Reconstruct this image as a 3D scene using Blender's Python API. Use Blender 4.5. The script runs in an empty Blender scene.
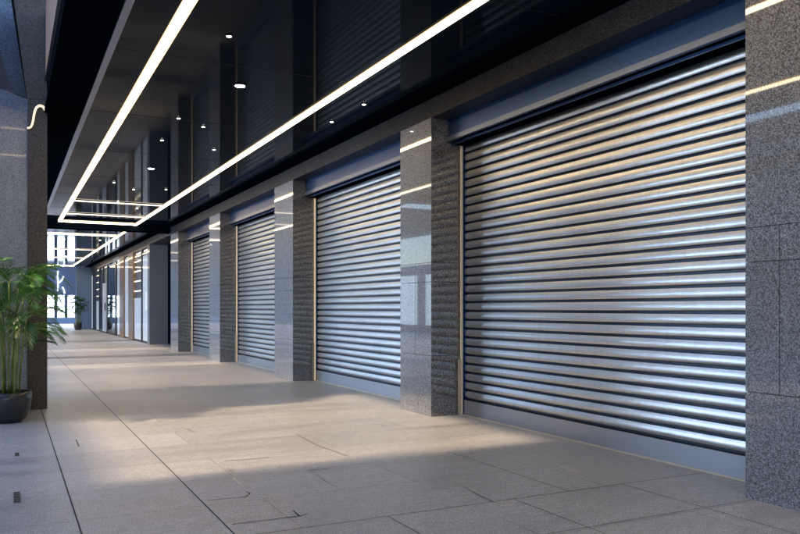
import bpy, bmesh, math, random
from mathutils import Vector, Matrix
random.seed(7)
C = bpy.context.scene.collection
H = 1.5                       # eye height in metres; layout numbers below are in eye heights
# ------------------------------------------------------------------ camera
UV0 = (8.0, 308.0); F = 767.0; W2 = 400.0
yaw = math.atan((W2 - UV0[0]) / F); SY, CY = math.sin(yaw), math.cos(yaw)
cam = bpy.data.cameras.new('camera'); co = bpy.data.objects.new('camera', cam); C.objects.link(co)
co.location = (0, 0, H); co.rotation_euler = (math.pi/2, 0, -yaw)
cam.sensor_width = 36; cam.lens = F/800*36
cam.shift_y = (308-267)/800
cam.clip_start = .05; cam.clip_end = 3000
bpy.context.scene.camera = co
# ------------------------------------------------------------------ world, sun, exposure
SUN_EL = math.radians(42.0)
w = bpy.data.worlds.new("World"); bpy.context.scene.world = w; w.use_nodes = True
nt = w.node_tree
sky = nt.nodes.new('ShaderNodeTexSky'); sky.sky_type = 'NISHITA'; sky.sun_disc = False
sky.sun_elevation = SUN_EL; sky.sun_rotation = math.radians(-90)      # sun over -X
sky.dust_density = .6; sky.ozone_density = 4.0
bg = nt.nodes['Background']; bg.inputs[1].default_value = 0.15
nt.links.new(sky.outputs[0], bg.inputs[0])
sl = bpy.data.lights.new('sun', 'SUN'); sl.energy = 2.0; sl.angle = math.radians(3.0); sl.color = (1, .68, .38)
so = bpy.data.objects.new('sun', sl); C.objects.link(so)
so.rotation_euler = Vector((-math.cos(SUN_EL), 0, math.sin(SUN_EL))).to_track_quat('Z', 'Y').to_euler()
so.location = (-20, 10, 20)
vs = bpy.context.scene.view_settings
vs.view_transform = 'Standard'; vs.look = 'None'; vs.gamma = 1; vs.exposure = 1.55
bpy.context.scene.view_settings.use_curve_mapping = False
cy = bpy.context.scene.cycles
cy.use_denoising = True
cy.max_bounces = 10; cy.glossy_bounces = 5; cy.diffuse_bounces = 5
cy.caustics_reflective = False; cy.sample_clamp_indirect = 4

# ------------------------------------------------------------------ unprojection of measured photo points
def on_floor(u, v, z=0.0):
    d = F*(1-z)/(v-UV0[1]); X = (u-UV0[0])*d/(F/CY); return X, (d-SY*X)/CY
def at_X(u, X):
    d = (F/CY)*X/(u-UV0[0]); return (d-SY*X)/CY
def at_Y(u, Y):
    k = (u-UV0[0])/(F/CY); return k*CY*Y/(1-SY*k)
def dep(X, Y): return SY*X+CY*Y
def zof(v, X, Y): return 1+(UV0[1]-v)*dep(X, Y)/F

# ------------------------------------------------------------------ materials
def mat(name, col=(.5, .5, .5), rough=.5, metal=0., emit=None, es=0., coat=0., crough=.05, spec=.5, ior=1.5):
    m = bpy.data.materials.new(name); m.use_nodes = True
    b = m.node_tree.nodes['Principled BSDF']
    b.inputs['Base Color'].default_value = (*col, 1); b.inputs['Roughness'].default_value = rough
    b.inputs['Metallic'].default_value = metal; b.inputs['IOR'].default_value = ior
    b.inputs['Specular IOR Level'].default_value = spec
    if coat: b.inputs['Coat Weight'].default_value = coat; b.inputs['Coat Roughness'].default_value = crough
    if emit: b.inputs['Emission Color'].default_value = (*emit, 1); b.inputs['Emission Strength'].default_value = es
    return m
class N:
    def __init__(s, m): s.t = m.node_tree; s.b = s.t.nodes['Principled BSDF']
    def n(s, ty, **k):
        x = s.t.nodes.new(ty)
        for a, v in k.items(): setattr(x, a, v)
        return x
    def l(s, a, b): s.t.links.new(a, b)
    def pos(s, sc=(1, 1, 1)):
        g = s.n('ShaderNodeNewGeometry'); mp = s.n('ShaderNodeMapping'); mp.inputs['Scale'].default_value = sc
        s.l(g.outputs['Position'], mp.inputs['Vector']); return mp.outputs[0]
    def noise(s, vec, sc, det=3, ro=.5):
        x = s.n('ShaderNodeTexNoise'); x.inputs['Scale'].default_value = sc; x.inputs['Detail'].default_value = det
        x.inputs['Roughness'].default_value = ro; s.l(vec, x.inputs['Vector']); return x.outputs['Fac']
    def ramp(s, fac, stops):
        r = s.n('ShaderNodeValToRGB'); e = r.color_ramp.elements
        while len(e) < len(stops): e.new(.5)
        for q, (p, c) in zip(e, stops): q.position = p; q.color = (*c, 1) if len(c) == 3 else c
        s.l(fac, r.inputs[0]); return r.outputs[0]
    def mix(s, fac, a, b, mode='MIX'):
        x = s.n('ShaderNodeMix', data_type='RGBA', blend_type=mode)
        for sock, v in ((x.inputs[0], fac), (x.inputs[6], a), (x.inputs[7], b)):
            if isinstance(v, (int, float)): sock.default_value = v
            elif isinstance(v, tuple): sock.default_value = (*v, 1)
            else: s.l(v, sock)
        return x.outputs[2]
    def math(s, op, a, b=0.):
        x = s.n('ShaderNodeMath', operation=op)
        for i, v in enumerate((a, b)):
            if isinstance(v, (int, float)): x.inputs[i].default_value = v
            else: s.l(v, x.inputs[i])
        return x.outputs[0]
    def bump(s, h, st, dist=.002, to=None):
        x = s.n('ShaderNodeBump'); x.inputs['Strength'].default_value = st; x.inputs['Distance'].default_value = dist
        s.l(h, x.inputs['Height']); s.l(x.outputs[0], s.b.inputs['Normal'])

def granite(name, lo, mid, hi, coat=.7, bump=.5):
    m = mat(name, rough=.45, coat=coat, crough=.03); m.node_tree.nodes['Principled BSDF'].inputs['Coat IOR'].default_value = 1.75; q = N(m)
    p = q.pos((1, 1, 1.0))
    v = q.n('ShaderNodeTexVoronoi'); v.inputs['Scale'].default_value = 130; q.l(p, v.inputs['Vector'])
    sep = q.n('ShaderNodeSeparateColor'); q.l(v.outputs['Color'], sep.inputs[0])
    n1 = q.noise(p, 65, 4, .65); n2 = q.noise(p, 2.2, 2)
    f = q.math('ADD', q.math('MULTIPLY', sep.outputs[0], .55), q.math('MULTIPLY', n1, .45))
    c = q.ramp(f, [(.25, lo), (.48, mid), (.72, hi)])
    c = q.mix(.35, c, q.ramp(n2, [(.3, (.6, .6, .6)), (.7, (1, 1, 1))]), 'MULTIPLY')
    q.l(c, q.b.inputs['Base Color'])
    q.bump(f, bump, .004)
    return m
M = {}
M['granite'] = granite('granite', (.03, .034, .044), (.12, .13, .155), (.34, .37, .45), 1.0)
M['granite_daylit'] = granite('granite_daylit', (.14, .18, .27), (.30, .37, .52), (.50, .57, .72), .1)  # blue daylight on the slanted face, put into the stone colour
M['granite_warmlit'] = granite('granite_warmlit', (.02, .014, .010), (.075, .055, .04), (.16, .12, .09), .001)  # dim warm strip light, put into the stone colour
M['granite_beam'] = granite('granite_beam', (.004, .005, .008), (.016, .018, .024), (.05, .055, .07), .1)
M['granite_beam'].node_tree.nodes['Principled BSDF'].inputs['Specular IOR Level'].default_value = .1
M['granite_rough'] = granite('granite_rough', (.05, .06, .08), (.14, .17, .23), (.26, .30, .38), .05)
M['granite_dark'] = granite('granite_dark', (.012, .012, .013), (.06, .06, .065), (.17, .17, .18), .8)
# paving
m = mat('paving', rough=.42, spec=.5); q = N(m)
p = q.pos()
br = q.n('ShaderNodeTexBrick'); br.offset = .5
mp = q.n('ShaderNodeMapping'); mp.inputs['Rotation'].default_value = (0, 0, 0); mp.inputs['Scale'].default_value = (1, 1, 1)
mp.inputs['Location'].default_value = (-.29*H, -3.3*H, 0)
q.l(p, mp.inputs['Vector']); q.l(mp.outputs[0], br.inputs['Vector'])
br.inputs['Scale'].default_value = 1; br.inputs['Brick Width'].default_value = 1.8*H; br.inputs['Row Height'].default_value = .6*H
br.inputs['Mortar Size'].default_value = .0035; br.inputs['Mortar Smooth'].default_value = .3
br.inputs['Color1'].default_value = (.36, .40, .48, 1); br.inputs['Color2'].default_value = (.44, .48, .56, 1)
br.inputs['Mortar'].default_value = (.17, .17, .17, 1)
st1 = q.noise(q.pos((.5, 1.9, 1)), 1.6, 5, .6)
st2 = q.noise(q.pos((1, 1.8, 1)), 11, 5, .7)
fine = q.noise(p, 90, 3, .7)
c = q.mix(.8, br.outputs['Color'], q.ramp(st1, [(.3, (.74, .74, .77)), (.5, (.95, .95, .95)), (.7, (1.12, 1.12, 1.12))]), 'MULTIPLY')
c = q.mix(.5, c, q.ramp(st2, [(.36, (.6, .6, .6)), (.62, (1.2, 1.2, 1.2))]), 'MULTIPLY')
c = q.mix(.75, c, q.ramp(fine, [(.40, (.35, .35, .35)), (.60, (1.5, 1.5, 1.5))]), 'MULTIPLY')
q.l(c, q.b.inputs['Base Color'])
q.l(q.ramp(q.math('ADD', q.math('MULTIPLY', st1, .7), q.math('MULTIPLY', st2, .3)), [(.3, (.30,)*3), (.7, (.52,)*3)]), q.b.inputs['Roughness'])
q.bump(q.math('ADD', fine, st2), .35, .004)
M['paving'] = m
M['joint'] = mat('joint_grout', (.015, .015, .018), .8)
M['inlay'] = mat('inlay_steel', (.55, .55, .56), .3, .6)
# dark mirror ceiling
m = mat('ceiling_gloss', (.002, .006, .014), .05, 0, ior=1.07); q = N(m)
q.b.inputs['Specular Tint'].default_value = (.45, .65, 1, 1)
M['ceil'] = m
M['seam'] = mat('seam', (.004, .004, .005), .6)
M['trim_silver'] = mat('trim_silver', (.20, .22, .28), .35, .6)
M['black'] = mat('black_panel', (.0015, .003, .006), .7, spec=0.)
M['led'] = mat('led', (1, .9, .7), .5, emit=(1, .79, .50), es=5)
M['led_near'] = mat('led_near', (1, .9, .7), .5, emit=(1, .76, .46), es=7.5)
M['edge'] = mat('led_halo', (1, .8, .5), .5, emit=(1, .50, .18), es=.22)  # housing glows amber to give the warm halo around the strips
M['led2'] = mat('led_cross', (1, .9, .7), .5, emit=(1, .84, .66), es=.95)
M['rail'] = mat('rail_glow', (.8, .7, .55), .5, emit=(1, .78, .52), es=.15)  # warm light on the guide rails, put in as weak emission
M['rail_dim'] = mat('rail_glow_dim', (.7, .64, .52), .5, emit=(1, .82, .6), es=.03)
M['lens'] = mat('downlight_lens', (1, 1, 1), .5, emit=(.85, .9, 1), es=14)
M['lens_dim'] = mat('downlight_lens_dim', (1, 1, 1), .5, emit=(1, .95, .85), es=5)
# shutter metal
m = mat('shutter_metal', (.62, .64, .68), .30, 1.0); q = N(m)
nz = q.noise(q.pos((1, .3, 6)), 5, 3, .5)
q.l(q.ramp(nz, [(.3, (.33,)*3), (.7, (.38,)*3)]), q.b.inputs['Roughness'])
cc = q.ramp(q.noise(q.pos((1, .2, 1)), 2, 3), [(.3, (.52, .55, .60)), (.7, (.64, .66, .70))])
dr = q.ramp(q.noise(q.pos((1, 5, .5)), 3, 5, .7), [(.42, (1, 1, 1)), (.8, (.80, .78, .75))])
sp_ = q.ramp(q.noise(q.pos(), 40, 3, .7), [(.28, (.8, .8, .8)), (.40, (1, 1, 1))])
q.l(q.mix(.7, q.mix(.6, cc, dr, 'MULTIPLY'), sp_, 'MULTIPLY'), q.b.inputs['Base Color'])
M['shutter'] = m
M['slatgap'] = mat('slat_gap', (.02, .04, .08), .4, .3)  # navy groove faces hold the shade between slats in their colour
M['bar'] = mat('shutter_bar', (.34, .37, .44), .38, .7)
M['head'] = mat('head_panel', (.012, .05, .16), .3, .6)
M['headrail'] = mat('head_rail', (.09, .12, .20), .3, .6)
M['cream'] = mat('cream_metal', (.62, .56, .46), .4, .2)
M['plain'] = mat('plain_pilaster', (.13, .14, .165), .5, coat=.3)
M['mull'] = mat('mullion', (.02, .022, .028), .35, .5)
def wood(name, a, b):
    m = mat(name, rough=.4, coat=.3); q = N(m)
    q.l(q.ramp(q.noise(q.pos((9, 9, .7)), 5, 4, .6), [(.3, a), (.7, b)]), q.b.inputs['Base Color']); return m
M['wood'] = wood('wood_brown', (.14, .075, .04), (.30, .18, .10))
M['gold'] = wood('wood_gold', (.35, .20, .07), (.55, .36, .16))
M['white'] = mat('white_panel', (.75, .76, .8), .35)
M['litwhite'] = mat('lit_white', (.7, .7, .7), .5, emit=(.92, .94, 1), es=.16)  # emission stands in for interior shop light on panels and handle
M['shopceil'] = mat('shop_light', (1, .9, .7), .5, emit=(1, .82, .58), es=1.2)
def glass(name, col, fac, rough=.02):
    m = bpy.data.materials.new(name); m.use_nodes = True; t = m.node_tree
    for n in list(t.nodes): t.nodes.remove(n)
    o = t.nodes.new('ShaderNodeOutputMaterial'); tr = t.nodes.new('ShaderNodeBsdfTransparent'); g = t.nodes.new('ShaderNodeBsdfGlossy')
    tr.inputs[0].default_value = (*col, 1); g.inputs['Roughness'].default_value = rough
    fr = t.nodes.new('ShaderNodeFresnel'); fr.inputs[0].default_value = fac; mx = t.nodes.new('ShaderNodeMixShader')
    ge = t.nodes.new('ShaderNodeNewGeometry'); mu = t.nodes.new('ShaderNodeMath'); mu.operation = 'SUBTRACT'; mu.use_clamp = True
    t.links.new(fr.outputs[0], mu.inputs[0]); t.links.new(ge.outputs['Backfacing'], mu.inputs[1]); t.links.new(mu.outputs[0], mx.inputs[0]); t.links.new(tr.outputs[0], mx.inputs[1]); t.links.new(g.outputs[0], mx.inputs[2])
    t.links.new(mx.outputs[0], o.inputs[0]); return m
M['glass'] = glass('glass', (.92, .95, .98), 1.2)
M['glass_dark'] = glass('glass_dark', (.45, .52, .62), 1.3)
M['bluewall'] = mat('blue_facade', (.06, .08, .13), .35)
M['bluebase'] = mat('blue_base', (.13, .19, .30), .5)
M['winlit'] = mat('window_lit', (.8, .8, .8), .5, emit=(.72, .86, 1), es=3.2)
M['neon'] = mat('neon_white', (1, 1, 1), .5, emit=(.75, .88, 1), es=1.3)
M['strip_glint'] = mat('strip_glint', (1, .9, .7), .5, emit=(1, .76, .48), es=.28)
M['concrete'] = mat('pale_concrete', (.42, .42, .43), .7)
M['canopy_wall'] = mat('grey_render', (.055, .055, .07), .8)
M['facade'] = mat('white_facade', (.62, .64, .68), .7)
M['canopy'] = mat('canopy_metal', (.05, .055, .065), .45, .3)
M['winglow'] = mat('window_glow', (.8, .8, .8), .5, emit=(.62, .80, 1), es=13)
M['winsoft'] = mat('window_soft', (.8, .8, .8), .5, emit=(.62, .80, 1), es=.9)
m = mat('pot_ceramic', (.018, .022, .028), .35, coat=.3); M['pot'] = m
M['soil'] = mat('soil', (.03, .02, .014), .95)
def leafm(name, a, b):
    m = mat(name, rough=.35); q = N(m)
    q.l(q.ramp(q.noise(q.pos(), 7, 3), [(.3, a), (.7, b)]), q.b.inputs['Base Color'])
    q.b.inputs['Subsurface Weight'].default_value = 0
    return m
M['leaf'] = leafm('palm_leaf', (.02, .11, .02), (.11, .36, .04))
M['leaf_dark'] = leafm('palm_leaf_dark', (.012, .055, .016), (.04, .14, .03))
M['stem'] = leafm('palm_stem', (.07, .15, .025), (.20, .27, .07))
M['asphalt'] = mat('asphalt', (.06, .06, .065), .8)

# ------------------------------------------------------------------ helpers
def obj(name, bm, mt, parent=None, loc=None, bevel=0, smooth=False):
    me = bpy.data.meshes.new(name)
    if bevel: bmesh.ops.bevel(bm, geom=[e for e in bm.edges if len(e.link_faces) == 2 and e.calc_face_angle(0) > .5], offset=bevel, segments=1, affect='EDGES')
    bm.to_mesh(me); bm.free()
    for k in (mt if isinstance(mt, (list, tuple)) else [mt]): me.materials.append(k)
    if smooth:
        for f in me.polygons: f.use_smooth = True
    o = bpy.data.objects.new(name, me); C.objects.link(o)
    if parent: o.parent = parent
    if loc: o.location = loc
    return o
def box(bm, x0, x1, y0, y1, z0, z1, mi=0):
    vs_ = [bm.verts.new((x, y, z)) for x in (x0, x1) for y in (y0, y1) for z in (z0, z1)]
    for f in ((0, 1, 3, 2), (4, 6, 7, 5), (0, 4, 5, 1), (2, 3, 7, 6), (0, 2, 6, 4), (1, 5, 7, 3)):
        bm.faces.new([vs_[i] for i in f]).material_index = mi
    return bm
def B(*a): return box(bmesh.new(), *a)
def BH(*a): return box(bmesh.new(), *[v*H for v in a])
def thing(name, label, cat, loc=(0, 0, 0), group=None):
    o = bpy.data.objects.new(name, None); C.objects.link(o); o.location = loc
    return tag(o, label, cat, group)
def tag(o, label, cat, group=None):
    o['label'] = label; o['category'] = cat
    if group: o['group'] = group
    return o
def struct(o): o['kind'] = 'structure'; return o
def prism(bm, pts, z0, z1, mi=0):
    a = [bm.verts.new((x, y, z0)) for x, y in pts]; b = [bm.verts.new((x, y, z1)) for x, y in pts]
    n = len(pts)
    for i in range(n): bm.faces.new((a[i], a[(i+1) % n], b[(i+1) % n], b[i])).material_index = mi
    bm.faces.new(a[::-1]).material_index = mi; bm.faces.new(b).material_index = mi
    bmesh.ops.recalc_face_normals(bm, faces=bm.faces); return bm
def tube(bm, pts, rads, seg=8, mi=0):
    rings = []; n = len(pts)
    for i, p_ in enumerate(pts):
        p_ = Vector(p_); t = (Vector(pts[min(i+1, n-1)])-Vector(pts[max(i-1, 0)])).normalized()
        a = t.cross(Vector((.31, .17, .93))).normalized(); b = t.cross(a)
        rings.append([bm.verts.new(p_+(a*math.cos(k*2*math.pi/seg)+b*math.sin(k*2*math.pi/seg))*rads[i]) for k in range(seg)])
    for r0, r1 in zip(rings, rings[1:]):
        for k in range(seg): bm.faces.new((r0[k], r0[(k+1) % seg], r1[(k+1) % seg], r1[k])).material_index = mi
    bm.faces.new(rings[0][::-1]); bm.faces.new(rings[-1]); return bm
def lathe(bm, prof, seg=32):
    rings = [[bm.verts.new((r*math.cos(k*2*math.pi/seg), r*math.sin(k*2*math.pi/seg), z)) for k in range(seg)] for r, z in prof]
    for r0, r1 in zip(rings, rings[1:]):
        for k in range(seg): bm.faces.new((r0[k], r0[(k+1) % seg], r1[(k+1) % seg], r1[k]))
    bm.faces.new(rings[0][::-1]); bm.faces.new(rings[-1]); return bm

CEIL = 2.94; SOF = 2.75; XF = 3.46; XS = 3.80; YE = 38.6
# ------------------------------------------------------------------ ground
struct(obj('ground', B(-900, 900, -900, 900, -.2, -.012), M['asphalt']))
struct(obj('pavement', BH(-8, 12, -9, 60, -.1, 0), M['paving']))
def strip(bm, pts, wd, z=.003):
    """thin inlaid line through floor points (metres)"""
    P_ = [Vector((x, y, 0)) for x, y in pts]; L = []; n = len(P_)
    for i, p_ in enumerate(P_):
        t = (P_[min(i+1, n-1)]-P_[max(i-1, 0)]).normalized(); s_ = Vector((-t.y, t.x, 0))*wd/2
        L.append((bm.verts.new((p_.x+s_.x, p_.y+s_.y, z)), bm.verts.new((p_.x-s_.x, p_.y-s_.y, z))))
    for a, b in zip(L, L[1:]): bm.faces.new((a[1], b[1], b[0], a[0]))
bm = bmesh.new()
fl = lambda *uv: [tuple(H*c_ for c_ in on_floor(*p_)) for p_ in uv]
strip(bm, [(.29*H, -3), (.29*H, YE*H)], .010)
strip(bm, [(.89*H, -3), (.89*H, YE*H)], .009, .0034)
for line in ([(232, 525), (300, 516.5), (307, 514.5)], [(207, 501), (245, 497.5), (250, 494), (246, 492)], [(224, 461.5), (270, 458)],
             [(300, 517), (293, 511)], [(160, 462), (221, 443)], [(76, 440), (79, 447)], [(308, 471), (328, 469)]):
    if line[0] == (160, 462): continue
    strip(bm, fl(*line), .011, .0038)
for y0, x0, x1 in ((3.30, .92, 3.78), (2.72, 1.5, 3.7), (5.6, 2.6, 3.7), (7.6, .9, 2.2)):
    strip(bm, [(x0*H, y0*H), (x1*H, y0*H)], .006, .0031)
for x0, y0, y1 in ((1.62, 1.5, 3.3), (2.35, 1.6, 3.3), (2.72, 3.3, 4.6), (3.1, 2, 3.3)):
    strip(bm, [(x0*H, y0*H), (x0*H, y1*H)], .006, .0036)
struct(obj('pavement_joint', bm, M['joint']))
bm = bmesh.new()
for line in ([(296, 434), (316, 445)], [(316, 445), (347, 456)], [(313, 473), (335, 486)], [(468, 490), (497, 503)], [(233, 478), (241, 486)], [(226, 468), (234, 472)], [(377, 423), (388, 428)], [(185, 428), (193, 432)], [(560, 467), (578, 473)]):
    strip(bm, fl(*line), .022, .0042)
struct(obj('pavement_inlay', bm, M['inlay']))
# little drain grates in the left paving
for (u, v, wx, wy, lab) in ((17, 498, .028, .20, 'small slotted drain cover in left paving, the larger nearer one'), (17, 455, .022, .10, 'tiny dark drain cover in left paving, the smaller farther one')):
    x, y = on_floor(u, v); x *= H; y *= H
    t = thing('drain_cover', lab, 'drain', (x, y, 0), 'drain covers in the paving')
    obj('frame', B(-wx, wx, -wy, wy, .001, .006), M['bar'], t)
    k = 6 if wy > .15 else 3
    for i in range(k): yy = -wy+wy*2*(i+.5)/k; obj('slot', B(-wx*.8, wx*.8, yy-wy/k*.45, yy+wy/k*.45, .0065, .009), M['joint'], t)

# ------------------------------------------------------------------ ceiling over the arcade
struct(obj('ceiling', BH(.66, 3.25, -8, 39.3, CEIL, CEIL+.3), M['ceil']))
bm = bmesh.new()
for y in [i*2.01-6 for i in range(23)]: box(bm, .70*H, 3.24*H, y*H-.004, y*H+.004, CEIL*H-.0025, CEIL*H+.01)
struct(obj('ceiling_seam', bm, M['seam']))
bm = bmesh.new()
box(bm, .32*H, .655*H, -8*H, 39.3*H, CEIL*H-.012, (CEIL+.03)*H)
box(bm, .345*H, .655*H, -8*H, 39.3*H, (CEIL+.03)*H, (CEIL+.3)*H)
struct(obj('ceiling_border', bm, M['black']))
struct(obj('ceiling_trim', BH(.656, .705, -8, 39.3, CEIL-.02, CEIL-.0015), M['trim_silver']))
struct(obj('ceiling_band', BH(3.252, 3.458, -8, 39.3, CEIL-.018, CEIL+.28), M['black']))
struct(obj('ceiling_slab', BH(.322, 4.4, -8, 39.3, CEIL+.31, 3.9), M['canopy_wall']))

tag(obj('granite_beam', BH(XF, 4.4, -8, YE+.6, SOF, CEIL+.3), M['granite_beam']), 'long dark granite lintel running over the columns and shutters', 'beam')
t = tag(obj('cross_beam', BH(.34, XF-.004, 18.8, 19.15, 2.80, CEIL+.2), M['black'], bevel=.01), 'black beam crossing the ceiling between the two groups of light bars', 'beam')

# LED strips
def led_y(x, y0, y1, wd, lab, mt='led', grp='long warm light strips along the ceiling'):
    t = thing('light_strip', lab, 'light strip', (x*H, (y0+y1)/2*H, CEIL*H), grp)
    L = (y1-y0)/2*H
    obj('housing', B(-wd/2-.018, wd/2+.018, -L, L, -.012, -.003), M['edge'], t)
    obj('diffuser', B(-wd/2, wd/2, -L+.01, L-.01, -.026, -.0125), M[mt], t)
def led_x(y, x0, x1, wd, lab, mt='led2'):
    t = thing('light_bar', lab, 'light bar', ((x0+x1)/2*H, y*H, CEIL*H), 'light bars crossing the ceiling')
    L = (x1-x0)/2*H
    obj('housing', B(-L, L, -wd/2-.03, wd/2+.03, -.014, -.004), M['black'], t)
    obj('diffuser', B(-L+.01, L-.01, -wd/2, wd/2, -.03, -.0145), M[mt], t)
led_y(1.02, -7, 18.5, .093, 'long warm light strip near the outer left edge of the ceiling')
led_y(2.64, -7, 18.78, .093, 'long warm light strip above the shutters, nearer the camera than the black beam', 'led_near')
led_y(2.64, 19.2, 38.1, .085, 'warm light strip above the shop glass, beyond the black beam')
led_x(18.62, .99, 2.6, .14, 'ceiling light bar just before the black beam, closing the strip frame', 'led')
led_x(17.0, 1.06, 2.6, .12, 'middle of the three ceiling light bars before the black beam')
led_x(14.9, 1.06, 2.6, .12, 'nearest of the three ceiling light bars before the black beam')
led_x(21.8, .75, 2.6, .14, 'first ceiling light bar beyond the black beam', 'led')
led_x(27.4, .75, 2.6, .14, 'second ceiling light bar beyond the black beam')
led_x(32.0, .75, 2.6, .14, 'third ceiling light bar beyond the black beam')
led_x(38.15, .75, 2.7, .16, 'farthest ceiling light bar at the end of the arcade', 'led')

# downlights
def downlight(u, v, r, mt, lab):
    d = F*(CEIL-1)/(UV0[1]-v); X = (u-UV0[0])*d/(F/CY); Y = (d-SY*X)/CY
    t = thing('downlight', lab, 'downlight', (X*H, Y*H, CEIL*H), 'small downlights in the dark ceiling')
    obj('trim_ring', lathe(bmesh.new(), [(r*1.5, -.002), (r*1.5, -.012), (r*1.05, -.014), (r*1.05, -.002)], 20), M['seam'], t)
    obj('lens', lathe(bmesh.new(), [(r, -.004), (r, -.016), (r*.6, -.02)], 20), M[mt], t)
    return t
big = [(240, 85, .062, 'brightest downlight, high in the ceiling between the two long strips'),
       (151, 168, .06, 'bright downlight in the ceiling just above the nearest light bar'),]
for u, v, r, lab in big: downlight(u, v, r, 'lens', lab)
sm = [((229, 35), 'topmost small downlight of the ceiling, above the brightest one'), ((178.6, 117.5), 'small downlight left of the pair below the brightest downlight'),
      ((203.4, 126), 'small downlight right of the pair below the brightest downlight'), ((162, 139.5), 'small downlight between the pair and the lower bright downlight'),
      ((214, 149), 'faint downlight just left of the long strip, below the pair'), ((364, 103.5), 'small downlight right of the long strip, nearer the camera'),
      ((331.7, 121), 'small downlight right of the long strip, the farther of two'), ((133.6, 189), 'small downlight between light bars, over the middle bar'),
      ((114, 182), 'small downlight above the nearest light bar, left side'), ((166, 189), 'small downlight beside the long strip near the light bars'),
      ((118, 201), 'small downlight between the nearest and middle light bars'), ((137, 208), 'small downlight beside the light bar before the black beam')]
for (u, v), lab in sm: downlight(u, v, .026, 'lens_dim', lab)
for i, (u, v, lab) in enumerate([(83, 235, 'downlight left between first and second bars beyond the beam'), (100, 240, 'downlight between first and second bars beyond the beam, near the strip'), (64, 239, 'leftmost downlight beyond the black beam'),
        (78, 249, 'downlight between the second and third bars beyond the beam'), (66, 256, 'downlight between the third and farthest bars')]):
    downlight(u, v, .045, 'lens_dim', lab)

# ------------------------------------------------------------------ right-hand columns
def column(y0, y1, lab):
    t = thing('granite_column', lab, 'column', (XF*H, y0*H, 0), 'granite columns between the shutters')
    L = (y1-y0)*H; D = .56*H; g = .0035; zs = [0, .56*H, 1.24*H, 1.42*H, SOF*H-.002]
    for i in range(4):       # cladding courses with open joints
        z0 = zs[i]+(g if i else 0); z1 = zs[i+1]-(g if i < 3 else 0)
        if i in (1, 2):
            bm = bmesh.new(); ym = L*(.74 if y0 < 3 else .5)
            box(bm, 0, D, 0, ym-g, z0, z1); box(bm, 0, D, ym+g, L, z0, z1)
        else: bm = B(0, D, 0, L, z0, z1)
        o = obj('cladding', bm, M['granite'], t, bevel=.003)
    obj('core', B(.012, D-.02, .012, L-.012, .01, SOF*H-.01), M['seam'], t)
    return t
cols = [(2.0, 2.77), (6.14, 6.76), (9.98, 10.79), (14.03, 14.85), (17.9, 18.8)]
labs = ['nearest granite column at the right edge, cut off by the frame', 'speckled granite column with two light reflections between the first and second shutters',
        'granite column between the second and third shutters', 'granite column between the third and fourth shutters', 'farthest granite column, between the last shutter and the plain pilaster']
for (a, b), l_ in zip(cols, labs): column(a, b, l_)
# ------------------------------------------------------------------ shutters
def shutter(y0, y1, lab, rail='rail'):
    t = thing('roller_shutter', lab, 'roller shutter', (XS*H, y0*H, 0), 'closed metal roller shutters along the arcade')
    L = (y1-y0)*H; n = 29; z0 = .145*H; z1 = 2.515*H; p_ = (z1-z0)/n
    bm = bmesh.new()
    prof = []
    K = 12
    for k in range(K+1):                # convex slat: bulges towards -X
        a = k/K; prof.append((.002-.012*math.sin(math.pi*(.05+.88*a**.75)), .26+.73*a))
    for i in range(n):
        zb = z0+i*p_
        pr = [(.034, .0), (.034, .22)]
        for seg in (pr, prof, [(prof[-1][0], prof[-1][1]), (.034, 1.0)], [(.034, .22), prof[0]]):
            vv = [[bm.verts.new((x, y, zb+f*p_)) for x, f in seg] for y in (.03, L-.03)]
            for k in range(len(seg)-1):
                f = bm.faces.new((vv[0][k], vv[0][k+1], vv[1][k+1], vv[1][k])); f.smooth = True; f.material_index = 0 if seg is prof else 1
    bmesh.ops.recalc_face_normals(bm, faces=bm.faces)
    cur = obj('curtain', bm, [M['shutter'], M['slatgap']], t)
    bar = obj('bottom_bar', B(-.022, .012, .03, L-.03, .012, z0-.004), M['bar'], t, bevel=.003)
    obj('seal', B(-.05, .0, .02, L-.02, .001, .012), M['cream'], bar)
    hb = obj('head_panel', B(-.16*H, -.145*H, .004, L-.004, 2.585*H, SOF*H-.003), M['head'], t)
    obj('head_rail', B(-.185*H, -.15*H, .004, L-.004, 2.54*H, 2.582*H), M['headrail'], t, bevel=.004)
    obj('head_box', B(-.11*H, .02, .004, L-.004, 2.52*H, 2.537*H), M['black'], t)
    obj('lower_head_rail', B(-.125*H, -.111*H, .004, L-.004, 2.516*H, 2.534*H), M['head'], t)
    for yy in (L-.055, .012):           # guide rails
        obj('guide_rail', B(-.065, -.035, yy, yy+.022, .0, 2.51*H), M[rail], t)
        obj('rail_channel', B(-.034, .04, yy+(-.012 if yy > 1 else -.01), yy+.044, .0, 2.51*H), M['head'], t)
    obj('rail_guard', B(-.10, -.066, L-.062, L-.034, .0, .52*H), M['cream'], t, bevel=.003)
    return t
slabs = ['widest nearest roller shutter, with a bright sheen across its slats', 'second roller shutter from the camera, between two granite columns', 'third roller shutter from the camera', 'fourth roller shutter, the narrowest in view before the plain pilaster']
for i in range(4): shutter(cols[i][1], cols[i+1][0], slabs[i], 'rail_dim' if i == 0 else 'rail')
tag(obj('rear_wall', BH(3.9, 4.3, -8, 2.0, 0, SOF-.002), M['granite_dark']), 'dark granite wall behind the nearest column, out of frame', 'wall')
tag(obj('infill_wall', BH(3.95, 4.3, 2.0, 39, 0.001, SOF-.004), M['black']), 'dark wall closing the bays behind the shutters', 'wall')
tag(obj('rear_blocker', BH(.3, 4.3, -8.4, -8.05, 0, CEIL+.6), M['granite_dark']), 'added dark wall behind the camera, blocking light from the rear', 'wall')  # added to keep skylight from the rear off the column sides

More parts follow.
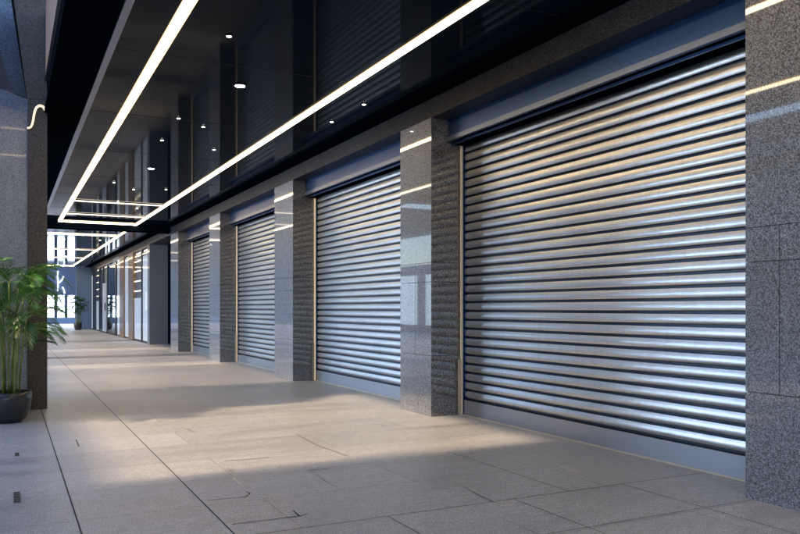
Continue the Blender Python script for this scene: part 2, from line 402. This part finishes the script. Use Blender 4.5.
# ------------------------------------------------------------------ plain pilaster and shop front
YP = at_X(149.5, XF)
t = tag(obj('plain_pilaster', BH(XF, 4.3, YP-.0, YP+.35, 0, SOF-.003), M['plain'], bevel=.006), 'plain smooth grey pilaster at the near end of the shop front', 'pilaster')
shop = thing('shop_front', 'long glazed shop front with brown timber fins and white panels', 'shop front', (XF*H, (YP+.35)*H, 0))
y00 = (YP+.35)
def sb(name, x0, x1, u0, u1, z0, z1, mt, par=None, ya=None, yb=None, bevel=0):
    a = at_X(u0, XF) if ya is None else ya; b = at_X(u1, XF) if yb is None else yb
    a = max(a, y00+.005)
    bm = B((x0-XF)*H, (x1-XF)*H, (a-y00)*H+.004, (b-y00)*H-.004, z0*H, z1*H)
    o = obj(name, bm, M[mt], par or shop, bevel=bevel)
    if par and par is not shop: pass
    return o
XG = XF+.012
zt = SOF-.01
bays = [(148, 142, 'A'), (140.3, 133.6, 'B'), (133.6, 128.9, 'W'), (128.9, 124.3, 'L'), (124.3, 120.2, 'W'), (120.2, 116.6, 'L'), (114.6, 107.6, 'G'),
        (106.2, 103, 'D'), (102.4, 99.4, 'G'), (98.8, 95.8, 'B'), (95.3, 93.2, 'G'), (92.8, 91.0, 'A')]
for u in (141.1, 115.6, 106.9, 102.7, 99.1, 95.5, 93.0):
    ya = at_X(u+.45 if u > 120 else u+.3, XF); yb = at_X(u-.45 if u > 120 else u-.3, XF)
    sb('mullion', XF+.004, XG+.05, 0, 0, 0, zt, 'mull', None, ya, yb)
for u0, u1, k in bays:
    if k == 'W':
        sb('timber_fin', XF-.02, XG+.06, u0, u1, 0.01, zt, 'wood')
        continue
    g = sb('glass_pane', XG, XG+.006, u0, u1, .06, zt-.03, 'glass' if k != 'G' else 'glass_dark')
    sb('sill', XF+.01, XG+.04, u0, u1, .0, .05, 'mull')
    if k == 'L': sb('display_panel', XG+.012, XG+.03, u0, u1, .06, zt-.1, 'litwhite')
    if k == 'A': sb('display_panel', XG+.012, XG+.03, u0, u1, .06, 2.5, 'litwhite')
    if k == 'B':
        sb('display_panel', XG+.012, XG+.03, u0, u1, .06, 1.3, 'litwhite')
        for zz in (1.5, 1.8, 2.1, 2.4): sb('shelf_light', XG+.012, XG+.05, u0, u1, zz, zz+.03, 'shopceil')
    if k == 'G': sb('display_panel', XG+.012, XG+.03, u0, u1, .06, 1.15, 'gold')
    if k == 'D':
        d_ = sb('door', XG-.03, XG-.003, u0, u1, .06, 2.0, 'white')
        sb('handle', XG-.06, XG-.034, u0-.2, u0-.5, .9, 1.2, 'mull', d_)
h_ = sb('door_handle', XF-.03, XF-.015, 147.2, 146.7, .95, 1.45, 'litwhite')
sb('interior_back', 3.86, 3.9, 0, 0, .01, zt, 'concrete', None, y00, YE)
sb('interior_lamp', 3.62, 3.66, 0, 0, zt-.05, zt-.02, 'shopceil', None, y00+.3, YE-.3)
sb('header', XF+.002, XG+.06, 0, 0, zt-.03+.001, zt+.008, 'mull', None, y00, YE)
tag(obj('return_wall', BH(2.84, 4.3, YE+.05, YE+.4, 0, CEIL-.03), M['bluebase']), 'blue grey wall at the far end of the shop front behind the small palm', 'wall')

# ------------------------------------------------------------------ left column
t = thing('corner_column', 'big dark granite column with slanted blue lit face on the left', 'column', (0, 8.36*H, 0))
pts = [(.345, 8.36), (.166, 8.36), (-.55, 7.66), (-.95, 8.06), (-.3, 9.25), (.345, 9.25)]
P2 = lambda L: [(x*H, (y-8.36)*H) for x, y in L]
zc = zof(92, 0, 8.2)
obj('shaft', prism(bmesh.new(), P2(pts), 0, .56*H-.003), M['granite_daylit'], t, bevel=.004)
obj('front_tint', B(.170*H, .346*H, -.012, -.002, .002, zc*H), M['granite_warmlit'], t)  # thin sheet tinting this face as if dimly lit by the warm strips
obj('shaft', prism(bmesh.new(), P2(pts), .56*H+.003, zc*H), M['granite_daylit'], t, bevel=.004)
bm = bmesh.new()   # upper shaft: left edge leans outward
def hexa(bm, bot, top, z0, z1):
    a = [bm.verts.new((x*H, (y-8.36)*H, z0*H)) for x, y in bot]; b = [bm.verts.new((x*H, (y-8.36)*H, z1*H)) for x, y in top]
    n = len(a)
    for i in range(n): bm.faces.new((a[i], a[(i+1) % n], b[(i+1) % n], b[i]))
    bm.faces.new(a[::-1]); bm.faces.new(b); bmesh.ops.recalc_face_normals(bm, faces=bm.faces)
hexa(bm, [(.345, 8.36), (.166, 8.36), (.10, 8.5), (.345, 9.25)], [(.345, 8.36), (-.02, 8.36), (-.06, 8.5), (.345, 9.25)], zc+.004, 4.6)
obj('capital', bm, M['granite_warmlit'], t)
bm = bmesh.new()
hexa(bm, [(.16, 8.35), (.03, 8.22), (.09, 8.45), (.12, 8.5)], [(-.06, 8.35), (-.36, 8.05), (-.30, 8.3), (-.1, 8.5)], zc+.004, 4.6)
obj('brace', bm, M['granite_rough'], t)
# S-shaped reflection of the warm strips, modelled as a glowing ribbon
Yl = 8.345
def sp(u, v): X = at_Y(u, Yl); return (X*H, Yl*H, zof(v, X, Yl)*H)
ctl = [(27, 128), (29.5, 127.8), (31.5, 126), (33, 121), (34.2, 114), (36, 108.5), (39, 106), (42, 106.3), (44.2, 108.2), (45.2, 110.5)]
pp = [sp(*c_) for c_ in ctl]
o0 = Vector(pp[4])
t = thing('strip_reflection', 'wavy S shaped reflection of warm light drawn on the left column', 'drawn reflection', tuple(o0))
bm = bmesh.new(); ww = .014
back = bmesh.new()
def ribbon(bm, P, w0, w1, y0, y1):
    rows = []; n = len(P)
    for i in range(n):
        p_ = Vector(P[i])-o0; tn = (Vector(P[min(i+1, n-1)])-Vector(P[max(i-1, 0)])).normalized(); s_ = Vector((-tn.z, 0, tn.x))
        ww = w0+(w1-w0)*i/(n-1)
        rows.append([bm.verts.new(p_+s_*ww+Vector((0, y, 0))) for y in (y0, y1)]+[bm.verts.new(p_-s_*ww+Vector((0, y, 0))) for y in (y1, y0)])
    for a, b in zip(rows, rows[1:]):
        for k in range(4): bm.faces.new((a[k], a[(k+1) % 4], b[(k+1) % 4], b[k]))
    bm.faces.new(rows[0][::-1]); bm.faces.new(rows[-1]); bmesh.ops.recalc_face_normals(bm, faces=bm.faces)
# smooth the control line (Catmull-Rom)
def smooth(P, k=4):
    out = []; n = len(P)
    for i in range(n-1):
        a, b, c_, d = [Vector(P[max(0, min(n-1, i+j))]) for j in (-1, 0, 1, 2)]
        for s in range(k):
            t_ = s/k; out.append(.5*((2*b)+(c_-a)*t_+(2*a-5*b+4*c_-d)*t_*t_+(3*b-a-3*c_+d)*t_**3))
    out.append(Vector(P[-1])); return out
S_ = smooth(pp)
ribbon(bm, S_, .014, .020, -.02, -.004); obj('tube', bm, M['strip_glint'], t)
ribbon(back, S_, .018, .023, -.0035, .02); obj('reflection_back', back, M['black'], t)

# further left columns down the arcade and an added canopy whose openings shape the sunlight
for k, (a, b) in enumerate(((16.4, 17.2), (24.4, 25.2), (32.4, 33.2))):
    tag(obj('outer_column', BH(-.1, .318, a, b, 0, CEIL+.2), M['granite_dark']), ('granite column on the open side of the arcade hidden behind the big left column', 'outer granite column level with the plain pilaster', 'outer granite column near the far end of the arcade')[k], 'column', 'outer columns of the arcade')
zc0, zc1 = 3.07, 3.22
bm = bmesh.new()
box(bm, -3.03*H, .318*H, 1.0*H, 4.65*H, zc0*H, zc1*H)
box(bm, -3.03*H, .318*H, 8.75*H, 9.9*H, zc0*H, zc1*H)
for a0, b0 in ((9.95, 13.6), (14.6, 19.0), (20.2, 40)):      # slats pass part of the sun, softening light on the far floor
    y = a0
    while y < b0: box(bm, -3.03*H, .318*H, y*H, (y+.13)*H, (zc0+.02)*H, (zc0+.08)*H); y += .25
box(bm, .26*H, .317*H, 10.602*H, 40*H, (zc0+.001)*H, (zc0+.10)*H)
box(bm, -3.7*H, -3.035*H, 1.0*H, 40*H, zc0*H, zc1*H)
tag(obj('sun_shaping_canopy', bm, M['canopy']), 'added grey metal canopy whose roof openings shape the sun patches', 'canopy')
for y in (2, 10, 18, 26, 34):
    tag(obj('canopy_post', BH(-3.65, -3.55, y-.06, y+.06, 0, zc0), M['canopy']), 'slim grey post carrying the edge of the added sun canopy', 'post', 'posts of the added sun canopy')

# ------------------------------------------------------------------ building across at the far end
YB = 53.0
fb = thing('office_building', 'dark blue building with tall white lit windows closing the far end', 'building', (0, YB*H, 0))
obj('wall', BH(-12, 14, 0, 8, 0, 14), M['bluewall'], fb)
obj('plinth', BH(-12, 14, -.25, -.002, 0, .38), M['bluebase'], fb)
zb0, zb1 = .40, 1.80
us = [(47.5, 54.0), (57.6, 64.4), (67.6, 74.6), (77.6, 84.5), (37.4, 44.2), (27.2, 34.0), (17, 23.8)]
for a, b in us:
    X0, X1 = at_Y(a, YB), at_Y(b, YB)
    wn = obj('window', BH(X0-.06, X1+.06, -.06, -.003, zb0-.01, zb1+.05), M['bluewall'], fb)
    obj('pane', BH(X0, X1, -.08, -.062, zb0, zb1), M['winlit'], wn)
for a in range(-10, 13, 2):
    for z in (5.2, 7.4, 9.6, 11.8):
        wn = obj('window', BH(a-.6, a+.6, -.05, -.003, z, z+1.3), M['glass_dark'], fb)
Yk = YB-.1
def kp(u, v): X = at_Y(u, Yk); return Vector((X*H, Yk*H, zof(v, X, Yk)*H))
o0 = kp(60, 282)
t = thing('light_sign', 'white glowing emblem like a letter k with a curl below, on dark blue facade', 'sign', tuple(o0))
for ln in ([(58, 271), (57.6, 276), (58, 282), (57.8, 291)], [(63.4, 276.5), (62.2, 279.5), (60, 282), (58.6, 283)], [(62.3, 287), (63.8, 289.5), (64.6, 293.5)]):
    bm = bmesh.new(); ribbon(bm, smooth([kp(*q_) for q_ in ln]), .05, .045, -.08, .1); obj('stroke', bm, M['neon'], t)
# low pale building across the open side (seen as reflections in the shutters and stone)
tag(obj('sky_blocker', BH(-3.0, .31, 9.3, 9.8, 3.23, 5.4), M['canopy_wall']), 'added dark grey wall hiding the bright sky behind the left column', 'wall')  # added to block the bright sky beside the left column
tag(obj('sky_blocker', BH(.325, 2.6, 9.3, 9.8, 3.905, 5.4), M['canopy_wall']), 'added dark grey wall hiding the sky above the arcade roof slab', 'wall')  # added to block the sky showing over the slab
for y0, y1, hh, mt, lab in ((-14, 12.5, 5.2, 'bluewall', 'added tall dark building, unseen, keeping sky out of the column reflections'), (12.7, 36, 2.75, 'facade', 'low pale building with lit shop windows across the street on the left')):  # taller dark block is added to darken what the near column reflects
    ob = thing('opposite_building', lab, 'building', (-8*H, y0*H, 0))
    obj('wall', BH(-4, 0, 0, y1-y0, 0, hh), M[mt], ob)
    y = .3
    while y+2.4 < y1-y0:
        wn = obj('window', BH(.001, .04, y, y+2.3, .25, 2.4), M['mull'], ob)
        for k in range(3): obj('pane', BH(.041, .05, y+.06+k*.74, y+.06+k*.74+.70, .31, 2.34), M['glass_dark' if y1 < 13 else ('winglow' if y < 5 else 'winsoft')], wn)
        y += 2.9
# ------------------------------------------------------------------ potted palms
def frond(bm, base, az, length, droop, rise, nl=30, lw=.016, ll=.26, tw=0):
    """one pinnate frond: rachis curve plus leaflets"""
    d = Vector((math.cos(az), math.sin(az), 0)); side = Vector((-d.y, d.x, 0)); pts_ = []
    for i in range(nl+1):
        s = i/nl
        pts_.append(base+d*length*(s*.85+.05*s*s)+Vector((0, 0, length*(rise*s-droop*s*s*1.1))))
    tube(bm, pts_[::2] if nl % 2 == 0 else pts_, [.006*(1-.8*i/len(pts_[::2])) for i in range(len(pts_[::2]))], 5, 1)
    for i in range(3, nl+1):
        s = i/nl; p_ = pts_[i]; tn = (pts_[i]-pts_[i-1]).normalized(); up = side.cross(tn).normalized()
        L_ = ll*(math.sin(math.pi*min(1, s*.82+.14))**.7)*random.uniform(.85, 1.12)
        for sg in (-1, 1):
            ang = .95-.55*s+random.uniform(-.12, .12)
            v_ = (tn*math.cos(ang)+side*sg*math.sin(ang)-up*0+Vector((0, 0, .22))).normalized()
            wv = tn.cross(v_).cross(v_).normalized() if tn.cross(v_).length > .01 else up
            wv = (wv*.75+tn*.3).normalized(); ws = lw*(.75+.5*random.random())
            mid = p_+v_*L_*.45+Vector((0, 0, L_*.02)); m2 = p_+v_*L_*.78-Vector((0, 0, L_*.10)); tip = p_+v_*L_-Vector((0, 0, L_*.30))
            a = bm.verts.new(p_); b1 = bm.verts.new(mid+wv*ws); b2 = bm.verts.new(mid-wv*ws); bc = bm.verts.new(mid-Vector((0, 0, ws*.5)))
            c1 = bm.verts.new(m2+wv*ws*.7); c2 = bm.verts.new(m2-wv*ws*.7); cc = bm.verts.new(m2-Vector((0, 0, ws*.3))); e = bm.verts.new(tip)
            for f in ((a, b1, bc), (a, bc, b2), (b1, c1, cc, bc), (bc, cc, c2, b2), (c1, e, cc), (cc, e, c2)): bm.faces.new(f)
def palm(loc, pr, ph, height, nst, nfr, flen, lab, lm, aim, lw=.016, ll=.26):
    t = thing('potted_palm', lab, 'potted plant', loc, 'potted palms in the arcade')
    prof = [(pr*.55, .002), (pr*.78, ph*.14), (pr*.93, ph*.42), (pr*1.0, ph*.78), (pr*.99, ph), (pr*.93, ph), (pr*.92, ph*.86), (.01, ph*.86)]
    pot = obj('pot', lathe(bmesh.new(), prof, 40), M['pot'], t, smooth=True)
    obj('soil', lathe(bmesh.new(), [(pr*.9, ph*.87), (pr*.6, ph*.9), (.02, ph*.91)], 24), M['soil'], pot)
    tips = []
    for i in range(nst):
        a = i*2.4; r = pr*.62*math.sqrt((i+.5)/nst); hh = height*(.90-.42*(i/nst)**1.6)*random.uniform(.93, 1.05)
        b = Vector((r*math.cos(a), r*math.sin(a), ph*.88)); e = b+Vector((math.cos(a)*.10, math.sin(a)*.10, hh-ph))
        P_ = [b.lerp(e, k/8)+Vector((math.cos(a), math.sin(a), 0))*(-.02*math.sin(k/8*3.1)) for k in range(9)]
        rr = [.013-.0006*k+(.003 if k % 2 == 0 else 0) for k in range(9)]
        obj('stem', tube(bmesh.new(), P_, rr, 8), M['stem'], t, smooth=True); tips.append(e)
    for i in range(nfr):
        b = tips[i % nst] if i < nfr*.75 else tips[i % nst]*.8
        az = aim[i % len(aim)]+random.uniform(-.35, .35) if i < len(aim) else i*2.399+random.uniform(-.3, .3)
        bm = bmesh.new()
        frond(bm, b, az, flen*random.uniform(.7, 1.1), random.uniform(.45, 1.0), random.uniform(.55, 1.35), lw=lw, ll=ll)
        obj('frond', bm, [M[lm if random.random() < .75 else 'leaf_dark'], M['stem']], t)
    return t
x, y = on_floor(8, 416)
palm((-.0, 7.55*H, 0), .285, .40, 2.13, 13, 92, .66, 'large areca palm in a dark bowl pot beside the left column', 'leaf', [0, -.4, .35, -.9, .1, -.2], .005, .20)
x, y = (2.83*H, 37.6*H)
palm((x, y, 0), .28, .50, 2.35, 11, 44, .62, 'small distant palm in a dark pot by the far end wall', 'leaf_dark', [2.6, 3.4, -1.5], .010, .22)
